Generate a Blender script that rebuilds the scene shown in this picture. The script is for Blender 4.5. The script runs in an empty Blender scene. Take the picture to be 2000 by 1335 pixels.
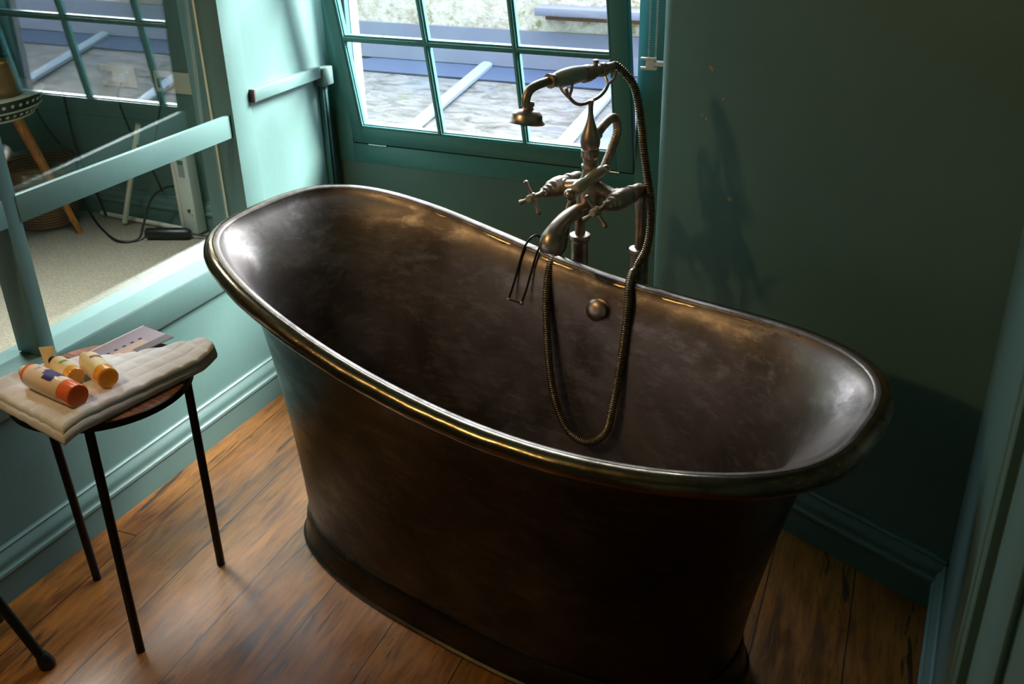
import bpy, bmesh, math, random
from mathutils import Vector, Matrix
PI = math.pi
random.seed(4)
S = bpy.context.scene
C = S.collection

# ------------------------------------------------------------------ camera
def make_camera():
    P, R, Y, H = math.radians(27.1), math.radians(1.5), math.radians(25.5), 1.55
    f = Vector((0, math.cos(P), -math.sin(P))); rt = Vector((1, 0, 0)); dn = f.cross(rt)
    r2 = math.cos(R)*rt + math.sin(R)*dn
    d2 = -math.sin(R)*rt + math.cos(R)*dn
    Z = Matrix.Rotation(Y, 3, 'Z')
    r2, d2, f = Z @ r2, Z @ d2, Z @ f
    m = Matrix((r2, -d2, -f)).transposed().to_4x4()
    m.translation = (0, 0, H)
    cd = bpy.data.cameras.new('camera'); cam = bpy.data.objects.new('camera', cd); C.objects.link(cam)
    cam.matrix_world = m
    cd.sensor_width = 36; cd.lens = 36*1960/2000
    cd.clip_start = .02
    cd.dof.use_dof = True; cd.dof.focus_distance = 2.15; cd.dof.aperture_fstop = 9.0
    S.camera = cam
make_camera()

# ------------------------------------------------------------------ world, sun, lamps, exposure
w = bpy.data.worlds.new('sky'); S.world = w; w.use_nodes = True
nt = w.node_tree; bg = nt.nodes['Background']
SKY = 6.6
bg.inputs[0].default_value = (.77, .88, 1.0, 1); bg.inputs[1].default_value = SKY

def light(name, kind, loc, energy, color=(1, 1, 1), direction=None, **kw):
    d = bpy.data.lights.new(name, kind); d.energy = energy; d.color = color
    for k, v in kw.items(): setattr(d, k, v)
    o = bpy.data.objects.new(name, d); C.objects.link(o); o.location = loc
    if direction: o.rotation_euler = Vector(direction).to_track_quat('-Z', 'Y').to_euler()
    return o
light('sun', 'SUN', (1, 5, 4), 15.0, (1, .98, .95), (-.62, -.55, -.62), angle=math.radians(24))
light('wall_lamp', 'POINT', (-1.72, .55, 1.85), 10.0, (1, .64, .27), shadow_soft_size=.05)
p = light('window_portal', 'AREA', (-1.31, 2.72, 1.2), 1, direction=(0, -1, 0), shape='RECTANGLE', size=1.0, size_y=1.3)
p.data.cycles.is_portal = True
light('rooflight_boost', 'AREA', (-2.92, 2.05, 2.345), 20, (.93, .97, 1), (.20, -.06, -.98), shape='RECTANGLE', size=.45, size_y=.5, spread=math.radians(72))  # area lamp added under the unseen rooflight, aimed down to strengthen its daylight
S.view_settings.view_transform = 'Standard'; S.view_settings.look = 'None'
S.view_settings.gamma = 1; S.view_settings.use_curve_mapping = False
S.view_settings.exposure = 1.08
S.cycles.max_bounces = 10; S.cycles.diffuse_bounces = 5; S.cycles.transparent_max_bounces = 16
S.cycles.caustics_reflective = True

# ------------------------------------------------------------------ materials
def lin(c): return tuple(((v/255)/12.92 if v/255 <= .04045 else ((v/255+.055)/1.055)**2.4) for v in c)
class N:
    def __init__(s, name):
        s.m = bpy.data.materials.new(name); s.m.use_nodes = True; s.t = s.m.node_tree
        s.b = s.t.nodes['Principled BSDF']; s.out = s.t.nodes['Material Output']
    def n(s, t, **kw):
        x = s.t.nodes.new(t)
        for k, v in kw.items(): setattr(x, k, v)
        return x
    def l(s, a, b): s.t.links.new(a, b)
    def put(s, sock, v):
        if hasattr(v, 'default_value') and hasattr(v, 'links'): s.l(v, sock)
        else: sock.default_value = v
    def math(s, op, a, b=0, c=0):
        x = s.n('ShaderNodeMath', operation=op)
        for i, v in enumerate((a, b, c)): s.put(x.inputs[i], v)
        return x.outputs[0]
    def coord(s, kind='Object'): return s.n('ShaderNodeTexCoord').outputs[kind]
    def mapping(s, vec, scale=(1, 1, 1), rot=(0, 0, 0), loc=(0, 0, 0)):
        x = s.n('ShaderNodeMapping'); s.l(vec, x.inputs[0])
        x.inputs['Location'].default_value = loc; x.inputs['Rotation'].default_value = rot; x.inputs['Scale'].default_value = scale
        return x.outputs[0]
    def noise(s, vec, scale=5, detail=4, rough=.5, dist=0, w=None):
        x = s.n('ShaderNodeTexNoise')
        s.l(vec, x.inputs['Vector'])
        x.inputs['Scale'].default_value = scale; x.inputs['Detail'].default_value = detail
        x.inputs['Roughness'].default_value = rough; x.inputs['Distortion'].default_value = dist
        return x.outputs[0]
    def ramp(s, fac, stops):
        x = s.n('ShaderNodeValToRGB'); s.l(fac, x.inputs[0]); e = x.color_ramp.elements
        while len(e) < len(stops): e.new(.5)
        for i, (p, c) in enumerate(stops):
            e[i].position = p
            e[i].color = (c, c, c, 1) if isinstance(c, (int, float)) else (*c, 1)
        return x.outputs[0]
    def mix(s, fac, a, b, blend='MIX'):
        x = s.n('ShaderNodeMix', data_type='RGBA', blend_type=blend)
        s.put(x.inputs[0], fac)
        for i, v in ((6, a), (7, b)):
            if isinstance(v, tuple): v = (*v, 1) if len(v) == 3 else v
            s.put(x.inputs[i], v)
        return x.outputs[2]
    def bump(s, h, strength=.3, dist=.01):
        x = s.n('ShaderNodeBump'); x.inputs['Strength'].default_value = strength; x.inputs['Distance'].default_value = dist
        s.l(h, x.inputs['Height']); s.l(x.outputs[0], s.b.inputs['Normal']); return x
    def set(s, **kw):
        for k, v in kw.items():
            i = s.b.inputs[k]
            if isinstance(v, tuple) and len(v) == 3 and len(i.default_value) == 4: v = (*v, 1)
            s.put(i, v)
        return s.m
M = {}
def plain(name, rgb, rough=.5, metal=0, **kw):
    n = N(name); M[name] = n.set(**{'Base Color': lin(rgb), 'Roughness': rough, 'Metallic': metal, **kw}); return M[name]

PAINT = (92, 122, 118)
def paint(name, rgb, rough=.42, chips=()):
    n = N(name); co = n.coord()
    a = n.noise(co, 2.2, 4); c = n.mix(n.ramp(a, [(.3, 0.), (.7, 1.)]), tuple(v*.92 for v in lin(rgb)), tuple(v*1.07 for v in lin(rgb)))
    for (x, y, z, r) in chips:
        v = n.n('ShaderNodeVectorMath', operation='DISTANCE'); wob = n.n('ShaderNodeVectorMath', operation='MULTIPLY_ADD')
        ns = n.n('ShaderNodeTexNoise'); n.l(co, ns.inputs['Vector']); ns.inputs['Scale'].default_value = 60
        n.l(ns.outputs[1], wob.inputs[0]); wob.inputs[1].default_value = (.02, .02, .02); n.l(co, wob.inputs[2])
        n.l(wob.outputs[0], v.inputs[0]); v.inputs[1].default_value = (x+.01, y+.01, z+.01)
        c = n.mix(n.math('LESS_THAN', v.outputs['Value'], r), c, lin((178, 140, 84)))
    n.bump(n.noise(co, 38, 5, .6), .16, .004)
    M[name] = n.set(**{'Base Color': c, 'Roughness': rough}); return M[name]
paint('paint', PAINT)
paint('paint_trim', PAINT, .45)
paint('paint_window', (74, 132, 132), .3)

def floor_mat():
    n = N('oak_boards'); co = n.coord()
    rot = n.mapping(co, rot=(0, 0, math.radians(-3.6)))
    sep = n.n('ShaderNodeSeparateXYZ'); n.l(rot, sep.inputs[0])
    W = .187
    xs = n.math('DIVIDE', n.math('ADD', sep.outputs[0], 1.4485), W)
    idx = n.math('FLOOR', xs); fr = n.math('FRACT', xs)
    wn = n.n('ShaderNodeTexWhiteNoise', noise_dimensions='1D'); n.l(idx, wn.inputs['W']); rnd = wn.outputs[0]
    jy = n.math('FRACT', n.math('ADD', n.math('DIVIDE', sep.outputs[1], 3.4), n.math('MULTIPLY', rnd, 7.3)))
    gapx = n.math('MINIMUM', fr, n.math('SUBTRACT', 1, fr))
    gap = n.math('MAXIMUM', n.math('LESS_THAN', gapx, .0075), n.math('LESS_THAN', jy, .0012))
    cmb = n.n('ShaderNodeCombineXYZ'); n.l(sep.outputs[0], cmb.inputs[0])
    n.l(n.math('ADD', n.math('MULTIPLY', sep.outputs[1], .12), n.math('MULTIPLY', rnd, 9)), cmb.inputs[1])
    grain = n.noise(cmb.outputs[0], 42, 6, .62, .6)
    cmb2 = n.n('ShaderNodeCombineXYZ'); n.l(sep.outputs[0], cmb2.inputs[0])
    n.l(n.math('ADD', n.math('MULTIPLY', sep.outputs[1], .10), n.math('MULTIPLY', rnd, 5)), cmb2.inputs[1])
    fine = n.noise(cmb2.outputs[0], 130, 5, .7)
    wide = n.noise(rot, 3.2, 3, .55)
    spot = n.noise(cmb2.outputs[0], 26, 4, .7, .4)
    base = n.mix(n.ramp(grain, [(.38, 0.), (.60, 1.)]), lin((78, 42, 10)), lin((160, 98, 32)))
    base = n.mix(n.ramp(wide, [(.35, 0.), (.7, .55)]), base, lin((186, 130, 66)))
    base = n.mix(n.math('MULTIPLY', rnd, .35), base, lin((130, 76, 30)))
    base = n.mix(n.ramp(fine, [(.36, .6), (.47, 0.)]), base, lin((84, 50, 22)))
    base = n.mix(n.ramp(spot, [(.335, .9), (.385, 0.)]), base, lin((42, 34, 28)))
    base = n.mix(gap, base, lin((26, 18, 12)))
    rough = n.ramp(n.noise(rot, 9, 4), [(.3, .28), (.7, .46)])
    h = n.math('SUBTRACT', n.math('ADD', n.math('MULTIPLY', grain, .5), n.math('MULTIPLY', fine, .3)), n.math('MULTIPLY', gap, 1.2))
    n.bump(h, .35, .003)
    M['oak_boards'] = n.set(**{'Base Color': base, 'Roughness': rough, 'Specular IOR Level': .5})
floor_mat()

def carpet_mat():
    n = N('carpet'); co = n.coord()
    a = n.noise(co, 95, 6, .85); b = n.noise(co, 25, 3)
    c = n.mix(n.ramp(a, [(.3, 0.), (.7, 1.)]), lin((92, 80, 62)), lin((190, 180, 158)))
    c = n.mix(n.ramp(b, [(.3, .25), (.7, 0.)]), c, lin((120, 110, 92)))
    n.bump(a, .8, .006); M['carpet'] = n.set(**{'Base Color': c, 'Roughness': .95})
carpet_mat()

def tub_mat(name, base, light_, dark, r0, r1, scale=1.0, metal=.85):
    n = N(name); co = n.coord()
    a = n.noise(co, 3.4*scale, 7, .6, .5)
    st = n.noise(n.mapping(co, scale=(1, 1, 2.4), rot=(0, .3, 0)), 14*scale, 6, .7, .3)
    sc = n.noise(n.mapping(co, scale=(3, 14, 30), rot=(.4, .25, .5)), 9*scale, 3, .6)
    c = n.mix(n.ramp(a, [(.38, 0.), (.62, 1.)]), lin(dark), lin(base))
    c = n.mix(n.ramp(st, [(.50, 0.), (.75, .45)]), c, lin(light_))
    c = n.mix(n.ramp(sc, [(.62, 0.), (.72, .16)]), c, lin(light_))
    rr = n.ramp(n.math('ADD', n.math('MULTIPLY', a, .6), n.math('MULTIPLY', st, .4)), [(.38, r1), (.60, r0)])
    n.bump(n.math('ADD', n.noise(co, 6.5, 4, .5), n.math('MULTIPLY', st, .05)), .18, .02)
    M[name] = n.set(**{'Base Color': c, 'Roughness': rr, 'Metallic': metal}); return M[name]
tub_mat('tub_inside', (154, 138, 130), (212, 200, 196), (96, 84, 79), .34, .48, 1, .75)
tub_mat('tub_outside', (72, 66, 54), (104, 96, 80), (42, 39, 32), .28, .42)
tub_mat('tub_rim', (132, 116, 92), (186, 168, 146), (92, 78, 60), .16, .28, 2, .95)
def nickel(name, c0, c1, r=.27):
    n = N(name); a = n.noise(n.coord(), 38, 4, .6)
    M[name] = n.set(**{'Base Color': n.mix(n.ramp(a, [(.35, 0.), (.65, 1.)]), lin(c0), lin(c1)), 'Roughness': n.ramp(a, [(.3, r+.1), (.7, r)]), 'Metallic': 1.0}); return M[name]
nickel('nickel', (172, 146, 130), (222, 198, 182), .33)
nickel('hose_metal', (128, 112, 90), (160, 142, 118), .28)
plain('ceramic', (196, 182, 156), .25)
plain('handle_ceramic', (190, 190, 178), .22)
plain('dark_wire', (74, 70, 68), .25, 1)
plain('black_steel', (20, 20, 20), .42, .3)
plain('black_plastic', (14, 15, 16), .4)
plain('cable_black', (8, 9, 9), .5)
plain('cream_plastic', (214, 208, 184), .35)
plain('white_plastic', (206, 212, 200), .4)
plain('label_green', (60, 120, 84), .5)
plain('grey_label', (150, 160, 156), .5)
plain('chrome', (210, 212, 210), .15, 1)
plain('bead_white', (196, 200, 194), .3)
plain('clear_plastic', (224, 224, 220), .12)
plain('lead', (108, 108, 128), .62)
plain('dark_blue_sheet', (60, 70, 98), .5)
plain('bar_lead', (128, 140, 156), .45)
plain('white_render', (110, 108, 114), .8)
plain('brass', (206, 160, 84), .22, 1)
plain('lamp_amber', (124, 84, 34), .25)
plain('lamp_dark', (24, 40, 40), .3)
plain('inlay_black', (16, 20, 18), .35)
plain('inlay_white', (206, 200, 176), .4)
plain('card_paper', (150, 130, 138), .38)
plain('card_dark', (84, 66, 66), .4)
plain('card_tan', (180, 142, 120), .45)
plain('card_edge', (226, 216, 206), .6)
plain('ink_purple', (64, 50, 110), .4)
plain('ink_magenta', (128, 60, 96), .4)
plain('ink_black', (26, 28, 32), .35)
plain('ink_green', (120, 150, 90), .4)
plain('label_white', (238, 208, 178), .3)
plain('label_cream', (232, 210, 160), .35)
plain('cap_clear', (226, 214, 184), .15)
plain('ceiling_white', (190, 198, 190), .8)
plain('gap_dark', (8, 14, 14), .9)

def liquid(name, rgb):
    n = N(name); M[name] = n.set(**{'Base Color': lin(rgb), 'Roughness': .12, 'Subsurface Weight': .35, 'Subsurface Radius': (.02, .01, .004), 'Subsurface Scale': .5, 'Coat Weight': .5, 'Coat Roughness': .08})
liquid('liquid_coral', (240, 116, 62)); liquid('liquid_orange', (246, 160, 44)); liquid('liquid_amber', (238, 170, 50))

def wood(name, dark, light_, scale=(1, 1, 1)):
    n = N(name); co = n.mapping(n.coord(), scale=scale)
    g = n.noise(co, 26, 5, .6, .4); n.bump(g, .2, .002)
    M[name] = n.set(**{'Base Color': n.mix(n.ramp(g, [(.35, 0.), (.65, 1.)]), lin(dark), lin(light_)), 'Roughness': .5}); return M[name]
wood('stool_wood', (104, 62, 44), (168, 112, 84), (1, 7, 1))
wood('table_wood', (140, 78, 24), (206, 132, 56), (6, 6, .8))
def wicker():
    n = N('wicker'); co = n.coord(); wv = n.n('ShaderNodeTexWave', bands_direction='Z'); n.l(co, wv.inputs[0]); wv.inputs['Scale'].default_value = 26; wv.inputs['Distortion'].default_value = 1.5
    n.bump(wv.outputs[1], .8, .01); M['wicker'] = n.set(**{'Base Color': n.mix(wv.outputs[1], lin((92, 54, 24)), lin((176, 118, 62))), 'Roughness': .7})
wicker()
def towel_mat():
    n = N('towel_cotton'); co = n.coord(); a = n.noise(co, 700, 2, .7)
    n.bump(a, .7, .003)
    M['towel_cotton'] = n.set(**{'Base Color': n.mix(n.ramp(n.noise(co, 14, 3), [(.3, 0.), (.7, 1.)]), lin((234, 226, 228)), lin((248, 243, 245))), 'Roughness': .95, 'Sheen Weight': .3})
towel_mat()
def stone():
    n = N('rubble_stone'); co = n.coord()
    v = n.n('ShaderNodeTexVoronoi'); n.l(n.mapping(co, scale=(7, 7, 12)), v.inputs[0]); v.inputs['Scale'].default_value = 1.4
    vd = n.n('ShaderNodeTexVoronoi', feature='DISTANCE_TO_EDGE'); n.l(n.mapping(co, scale=(7, 7, 12)), vd.inputs[0]); vd.inputs['Scale'].default_value = 1.4
    a = n.noise(co, 18, 6, .7)
    c = n.mix(n.ramp(a, [(.3, 0.), (.6, 1.)]), lin((140, 122, 108)), lin((200, 190, 182)))
    c = n.mix(n.math('MULTIPLY', v.outputs['Distance'], .3), c, lin((186, 166, 140)))
    c = n.mix(n.ramp(vd.outputs[0], [(.0, .25), (.05, 0.)]), c, lin((150, 140, 130)))
    moss = n.noise(co, 5.5, 5, .7)
    c = n.mix(n.ramp(moss, [(.56, 0.), (.64, .9)]), c, lin((112, 110, 52)))
    n.bump(a, .8, .03); M['rubble_stone'] = n.set(**{'Base Color': c, 'Roughness': .9})
stone()
def roof_glass():
    n = N('dirty_roof_glass'); co = n.coord()
    st = n.noise(n.mapping(co, scale=(2.2, 5.5, 1)), 3.6, 7, .75, .8)
    big = n.noise(co, 1.5, 4, .6)
    c = n.mix(n.ramp(st, [(.34, 0.), (.6, 1.)]), lin((66, 62, 57)), lin((128, 122, 124)))
    c = n.mix(n.ramp(n.noise(co, 3.4, 5, .7), [(.55, 0.), (.68, .7)]), c, lin((92, 92, 64)))
    c = n.mix(n.ramp(big, [(.5, 0.), (.6, .6)]), c, lin((100, 112, 130)))
    M['dirty_roof_glass'] = n.set(**{'Base Color': c, 'Roughness': .18, 'Specular IOR Level': .6})
roof_glass()
def glass(name, tint=(1, 1, 1), k=1.0):
    n = N(name); n.t.nodes.remove(n.b)
    tr = n.n('ShaderNodeBsdfTransparent'); tr.inputs[0].default_value = (*tint, 1)
    gl = n.n('ShaderNodeBsdfGlossy'); gl.inputs['Roughness'].default_value = .0
    fr = n.n('ShaderNodeFresnel'); gm = n.n('ShaderNodeNewGeometry'); n.l(n.math('MULTIPLY_ADD', gm.outputs['Backfacing'], 1/1.5-1.5, 1.5), fr.inputs[0])
    f = n.math('MINIMUM', n.math('MULTIPLY', fr.outputs[0], k), 1.0)
    mx = n.n('ShaderNodeMixShader'); n.l(f, mx.inputs[0]); n.l(tr.outputs[0], mx.inputs[1]); n.l(gl.outputs[0], mx.inputs[2])
    n.l(mx.outputs[0], n.out.inputs[0]); M[name] = n.m
glass('pane', (.97, .99, .985)); glass('old_glass', (.93, .97, .95), 2.6); glass('film', (.9, .9, .88), 2.5)

# ------------------------------------------------------------------ mesh helpers
def finish(bm, ang=35):
    bmesh.ops.remove_doubles(bm, verts=bm.verts, dist=1e-6)
    bmesh.ops.recalc_face_normals(bm, faces=bm.faces)
    for f in bm.faces: f.smooth = True
    a = math.radians(ang)
    for e in bm.edges:
        e.smooth = len(e.link_faces) != 2 or e.calc_face_angle(0) < a
def obj(name, bm, mat, parent=None, loc=(0, 0, 0), rz=0, ang=35, mats=None):
    finish(bm, ang)
    me = bpy.data.meshes.new(name); bm.to_mesh(me); bm.free()
    for m in (mats or [mat]): me.materials.append(M[m] if isinstance(m, str) else m)
    o = bpy.data.objects.new(name, me); C.objects.link(o)
    o.location = loc; o.rotation_euler = (0, 0, rz)
    if parent: o.parent = parent
    return o
def thing(name, label, cat, loc=(0, 0, 0), rz=0, group=None):
    o = bpy.data.objects.new(name, None); C.objects.link(o); o.location = loc; o.rotation_euler = (0, 0, rz)
    o.empty_display_size = .05
    o['label'] = label; o['category'] = cat
    if group: o['group'] = group
    return o
def tag(o, label, cat, group=None):
    o['label'] = label; o['category'] = cat
    if group: o['group'] = group
    return o
def struct(name, bm, mat, parent=None, **kw):
    o = obj(name, bm, mat, parent, **kw)
    if parent is None: o['kind'] = 'structure'
    return o
def B(*boxes, bevel=0.0, mi=0, bm=None):
    bm = bm or bmesh.new()
    for b in boxes:
        x0, x1, y0, y1, z0, z1 = b
        t = bmesh.new(); bmesh.ops.create_cube(t, size=1)
        for v in t.verts: v.co = Vector(((x0+x1)/2+v.co.x*(x1-x0), (y0+y1)/2+v.co.y*(y1-y0), (z0+z1)/2+v.co.z*(z1-z0)))
        if bevel: bmesh.ops.bevel(t, geom=t.edges[:], offset=bevel, segments=2, affect='EDGES', profile=.5)
        merge(bm, t, mi)
    return bm
def merge(bm, t, mi=0):
    mp = {}
    for v in t.verts: mp[v] = bm.verts.new(v.co)
    for f in t.faces:
        try: g = bm.faces.new([mp[v] for v in f.verts]); g.material_index = mi
        except ValueError: pass
    t.free()
def prism(pts, x0, x1, axis='Y', mi=0, bm=None):
    """closed 2D outline swept along an axis; pts are (a, z) for axis Y/X, (x, y) for Z"""
    bm = bm or bmesh.new()
    def P(p, t):
        if axis == 'Y': return Vector((p[0], t, p[1]))
        if axis == 'X': return Vector((t, p[0], p[1]))
        return Vector((p[0], p[1], t))
    a = [bm.verts.new(P(p, x0)) for p in pts]; b = [bm.verts.new(P(p, x1)) for p in pts]
    n = len(pts)
    for i in range(n): bm.faces.new((a[i], a[(i+1) % n], b[(i+1) % n], b[i])).material_index = mi
    bm.faces.new(a[::-1]).material_index = mi; bm.faces.new(b).material_index = mi
    return bm
def catmull(pts, n=8):
    pts = [Vector(p) for p in pts]; out = []
    for i in range(len(pts)-1):
        p0 = pts[max(i-1, 0)]; p1 = pts[i]; p2 = pts[i+1]; p3 = pts[min(i+2, len(pts)-1)]
        for k in range(n):
            t = k/n
            out.append(.5*((2*p1)+(p2-p0)*t+(2*p0-5*p1+4*p2-p3)*t*t+(3*p1-p0-3*p2+p3)*t**3))
    out.append(pts[-1]); return out
def resample(path, step):
    L = [0]
    for a, b in zip(path, path[1:]): L.append(L[-1]+(b-a).length)
    n = max(2, int(L[-1]/step)); out = []; j = 0
    for k in range(n+1):
        s = L[-1]*k/n
        while j < len(L)-2 and L[j+1] < s: j += 1
        t = (s-L[j])/max(1e-9, L[j+1]-L[j]); out.append(path[j].lerp(path[j+1], min(1, t)))
    return out
def tube(path, rad, seg=12, bm=None, cap=True, mi=0):
    bm = bm or bmesh.new(); path = [Vector(p) for p in path]; n = len(path)
    if not isinstance(rad, (list, tuple)): rad = [rad]*n
    T = []
    for i in range(n):
        d = path[min(i+1, n-1)]-path[max(i-1, 0)]
        T.append(d.normalized() if d.length > 1e-9 else Vector((0, 0, 1)))
    up = Vector((0, 0, 1)) if abs(T[0].z) < .9 else Vector((1, 0, 0))
    N_ = (up - T[0]*up.dot(T[0])).normalized(); rings = []
    for i in range(n):
        N_ = (N_ - T[i]*N_.dot(T[i])).normalized(); Bn = T[i].cross(N_)
        rings.append([bm.verts.new(path[i]+(N_*math.cos(2*PI*k/seg)+Bn*math.sin(2*PI*k/seg))*rad[i]) for k in range(seg)])
    for a, b in zip(rings, rings[1:]):
        for k in range(seg): bm.faces.new((a[k], a[(k+1) % seg], b[(k+1) % seg], b[k])).material_index = mi
    if cap:
        bm.faces.new(rings[0][::-1]).material_index = mi; bm.faces.new(rings[-1]).material_index = mi
    return bm
def lathe(prof, origin=(0, 0, 0), axis=(0, 0, 1), seg=28, bm=None, mi=0):
    """prof: (radius, distance along axis)"""
    bm = bm or bmesh.new(); ax = Vector(axis).normalized(); q = ax.to_track_quat('Z', 'Y').to_matrix(); o = Vector(origin)
    rings = []
    for r, h in prof:
        if r < 1e-6: rings.append([bm.verts.new(o+ax*h)])
        else: rings.append([bm.verts.new(o+q @ Vector((r*math.cos(2*PI*k/seg), r*math.sin(2*PI*k/seg), h))) for k in range(seg)])
    for a, b in zip(rings, rings[1:]):
        for k in range(seg):
            k2 = (k+1) % seg
            if len(a) == 1 and len(b) == 1: continue
            if len(a) == 1: f = bm.faces.new((a[0], b[k2], b[k]))
            elif len(b) == 1: f = bm.faces.new((a[k], a[k2], b[0]))
            else: f = bm.faces.new((a[k], a[k2], b[k2], b[k]))
            f.material_index = mi
    if len(rings[0]) > 1: bm.faces.new(rings[0][::-1]).material_index = mi
    if len(rings[-1]) > 1: bm.faces.new(rings[-1]).material_index = mi
    return bm
def ball(c, r, bm=None, sc=(1, 1, 1), seg=16, mi=0):
    t = bmesh.new(); bmesh.ops.create_uvsphere(t, u_segments=seg, v_segments=seg//2+2, radius=r)
    for v in t.verts: v.co = Vector((v.co.x*sc[0]+c[0], v.co.y*sc[1]+c[1], v.co.z*sc[2]+c[2]))
    bm = bm or bmesh.new(); merge(bm, t, mi); return bm

# ------------------------------------------------------------------ the bathroom shell
XL = -1.84; YW = 2.60; XG = -1.90
CEIL = 2.36
struct('floor', B((XL-.12, .25, -1.3, YW+.08, -.05, 0)), 'oak_boards')
# left wall: below the internal window, around it, and beyond it
bm = B((XL-.12, XL, -1.3, YW+.1, 0, .492))
B((XL-.12, XL, 2.195, YW+.1, .492, CEIL), (XL-.12, XL, -1.3, 2.195, 2.0, CEIL), (XL-.12, XL, -1.3, .35, .492, 2.0), bm=bm)
struct('wall_left', bm, 'paint')
struct('trim_1', prism([(XL, .418), (XL+.016, .420), (XL+.020, .426), (XL+.020, .498), (XL+.016, .505), (XL-.115, .500), (XL-.115, .49), (XL, .49)], -1.3, 2.135), 'paint_trim')
# baseboards with an ogee top
def skirting(h=.132):
    return [(0, 0), (.020, 0), (.020, h*.50), (.024, h*.53), (.027, h*.57), (.026, h*.62), (.021, h*.65), (.019, h*.70), (.021, h*.75), (.019, h*.82), (.012, h*.88), (.009, h*.93), (.010, h*.97), (.006, h), (0, h)]
def skirt_run(name, x0, y0, x1, y1, nx, ny):
    """runs from (x0,y0) to (x1,y1); (nx,ny) points into the room"""
    bm = bmesh.new(); pr = skirting(); a = []; b = []
    for d, z in pr:
        a.append(bm.verts.new((x0+nx*d, y0+ny*d, z))); b.append(bm.verts.new((x1+nx*d, y1+ny*d, z)))
    n = len(pr)
    for i in range(n): bm.faces.new((a[i], a[(i+1) % n], b[(i+1) % n], b[i]))
    bm.faces.new(a[::-1]); bm.faces.new(b)
    return struct(name, bm, 'paint_trim')
skirt_run('baseboard_left', XL, -1.3, XL, YW, 1, 0)
# post between internal window and the lit wall
struct('trim_2', B((XL-.12, XL+.012, 2.12, 2.2, .492, 2.02), bevel=.002), 'paint_trim')

# window wall with the frame of the bathroom window
XJ0, XJ1 = -1.774, -.846; ZS = .683; ZT = 1.93
struct('wall_back', B((XL-.1, -.2, YW, YW+.10, 0, .62), (XL-.1, -.2, YW, YW+.10, ZT+.09, CEIL+.1), (XJ1+.09, -.2, YW, YW+.10, .62, ZT+.09)), 'paint')
bm = B((XL, XJ0, YW-.004, YW+.04, ZS-.064, ZT+.09), (XJ1, XJ1+.09, YW-.004, YW+.075, ZS-.064, ZT+.09), (XJ0, XJ1, YW-.004, YW+.075, ZS-.064, ZS-.003), (XJ0, XJ1, YW-.004, YW+.075, ZT, ZT+.09), bevel=.0015)
win = struct('window_1', bm, 'paint_window')
obj('window_sill', prism([(YW+.05, .60), (YW+.30, .56), (YW+.30, .60), (YW+.05, .665)], XL-.02, XJ1+.1, 'X'), 'lead', win)
# outer reveal, pale render
struct('trim_3', B((XL-.06, XJ0+.002, YW+.041, YW+.085, .55, 2.1), (XJ1+.005, XJ1+.09, YW+.101, YW+.13, .55, 2.1), (XL-.06, XJ1+.09, YW+.101, YW+.13, 2.02, 2.12)), 'white_render')

# tilted sash: built upright round its hinge edge, then leaned in
def sash():
    root = obj('sash', *sash_frame(), parent=win)
    return root
SW0, SW1, SH = -1.770, -.849, 1.235
def sash_frame():
    # local: origin hinge edge, +Z up the sash, +Y outwards
    bm = B((SW0, SW0+.037, 0, .036, 0, SH), (SW1-.048, SW1, 0, .036, 0, SH), (SW0+.037, SW1-.048, 0, .036, 0, .052), (SW0+.037, SW1-.048, 0, .036, SH-.05, SH), bevel=.0012)
    return bm, 'paint_window'
sash_o = sash()
sash_o.location = (0, YW-.004, ZS); sash_o.rotation_euler = (math.radians(12), 0, 0)
gx0, gx1, gz0, gz1 = SW0+.037, SW1-.048, .052, SH-.05
cw = (gx1-gx0)/3; chh = (gz1-gz0)/4
def bead(bm, ax, pos, a0, a1, half=.0105):
    # moulded glazing bar: narrow nose to the room with stepped shoulders
    prof = [(-half, .012), (-half, .009), (-half*.55, .0075), (-half*.5, .003), (-half*.22, .0015), (half*.22, .0015), (half*.5, .003), (half*.55, .0075), (half, .009), (half, .012), (half*.8, .026), (-half*.8, .026)]
    n = len(prof); A = []; Bv = []
    for d, y in prof:
        if ax == 'Z': A.append(bm.verts.new((pos+d, y, a0))); Bv.append(bm.verts.new((pos+d, y, a1)))
        else: A.append(bm.verts.new((a0, y, pos+d))); Bv.append(bm.verts.new((a1, y, pos+d)))
    for i in range(n): bm.faces.new((A[i], A[(i+1) % n], Bv[(i+1) % n], Bv[i]))
    bm.faces.new(A[::-1]); bm.faces.new(Bv)
for i in (1, 2):
    bm = bmesh.new(); bead(bm, 'Z', gx0+cw*i, gz0, gz1); obj('glazing_bar', bm, 'paint_window', sash_o)
for j in (1, 2, 3):
    bm = bmesh.new(); bead(bm, 'X', gz0+chh*j, gx0, gx1); obj('glazing_bar', bm, 'paint_window', sash_o)
bm = bmesh.new()
for a, b_, ax in ((gx0+.003, 0, 'Z'), (gx1-.003, 0, 'Z')): bead(bm, 'Z', a, gz0, gz1, .006)
for a in (gz0+.003, gz1-.003): bead(bm, 'X', a, gx0, gx1, .006)
obj('glazing_bead', bm, 'paint_window', sash_o)
for i in range(3):
    for j in range(4):
        obj('pane', B((gx0+cw*i+.004, gx0+cw*(i+1)-.004, .0165, .0195, gz0+chh*j+.004, gz0+chh*(j+1)-.004)), 'pane', sash_o)
for hx in (-1.682, -.921):
    obj('hinge', lathe([(.003, -.032), (.003, .032)], (hx, YW-.007, ZS-.002), (1, 0, 0), 12), 'chrome', win)
obj('shadow_gap', B((SW0, SW1, YW-.0045, YW+.02, ZS-.0032, ZS-.001)), 'gap_dark', win)

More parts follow.
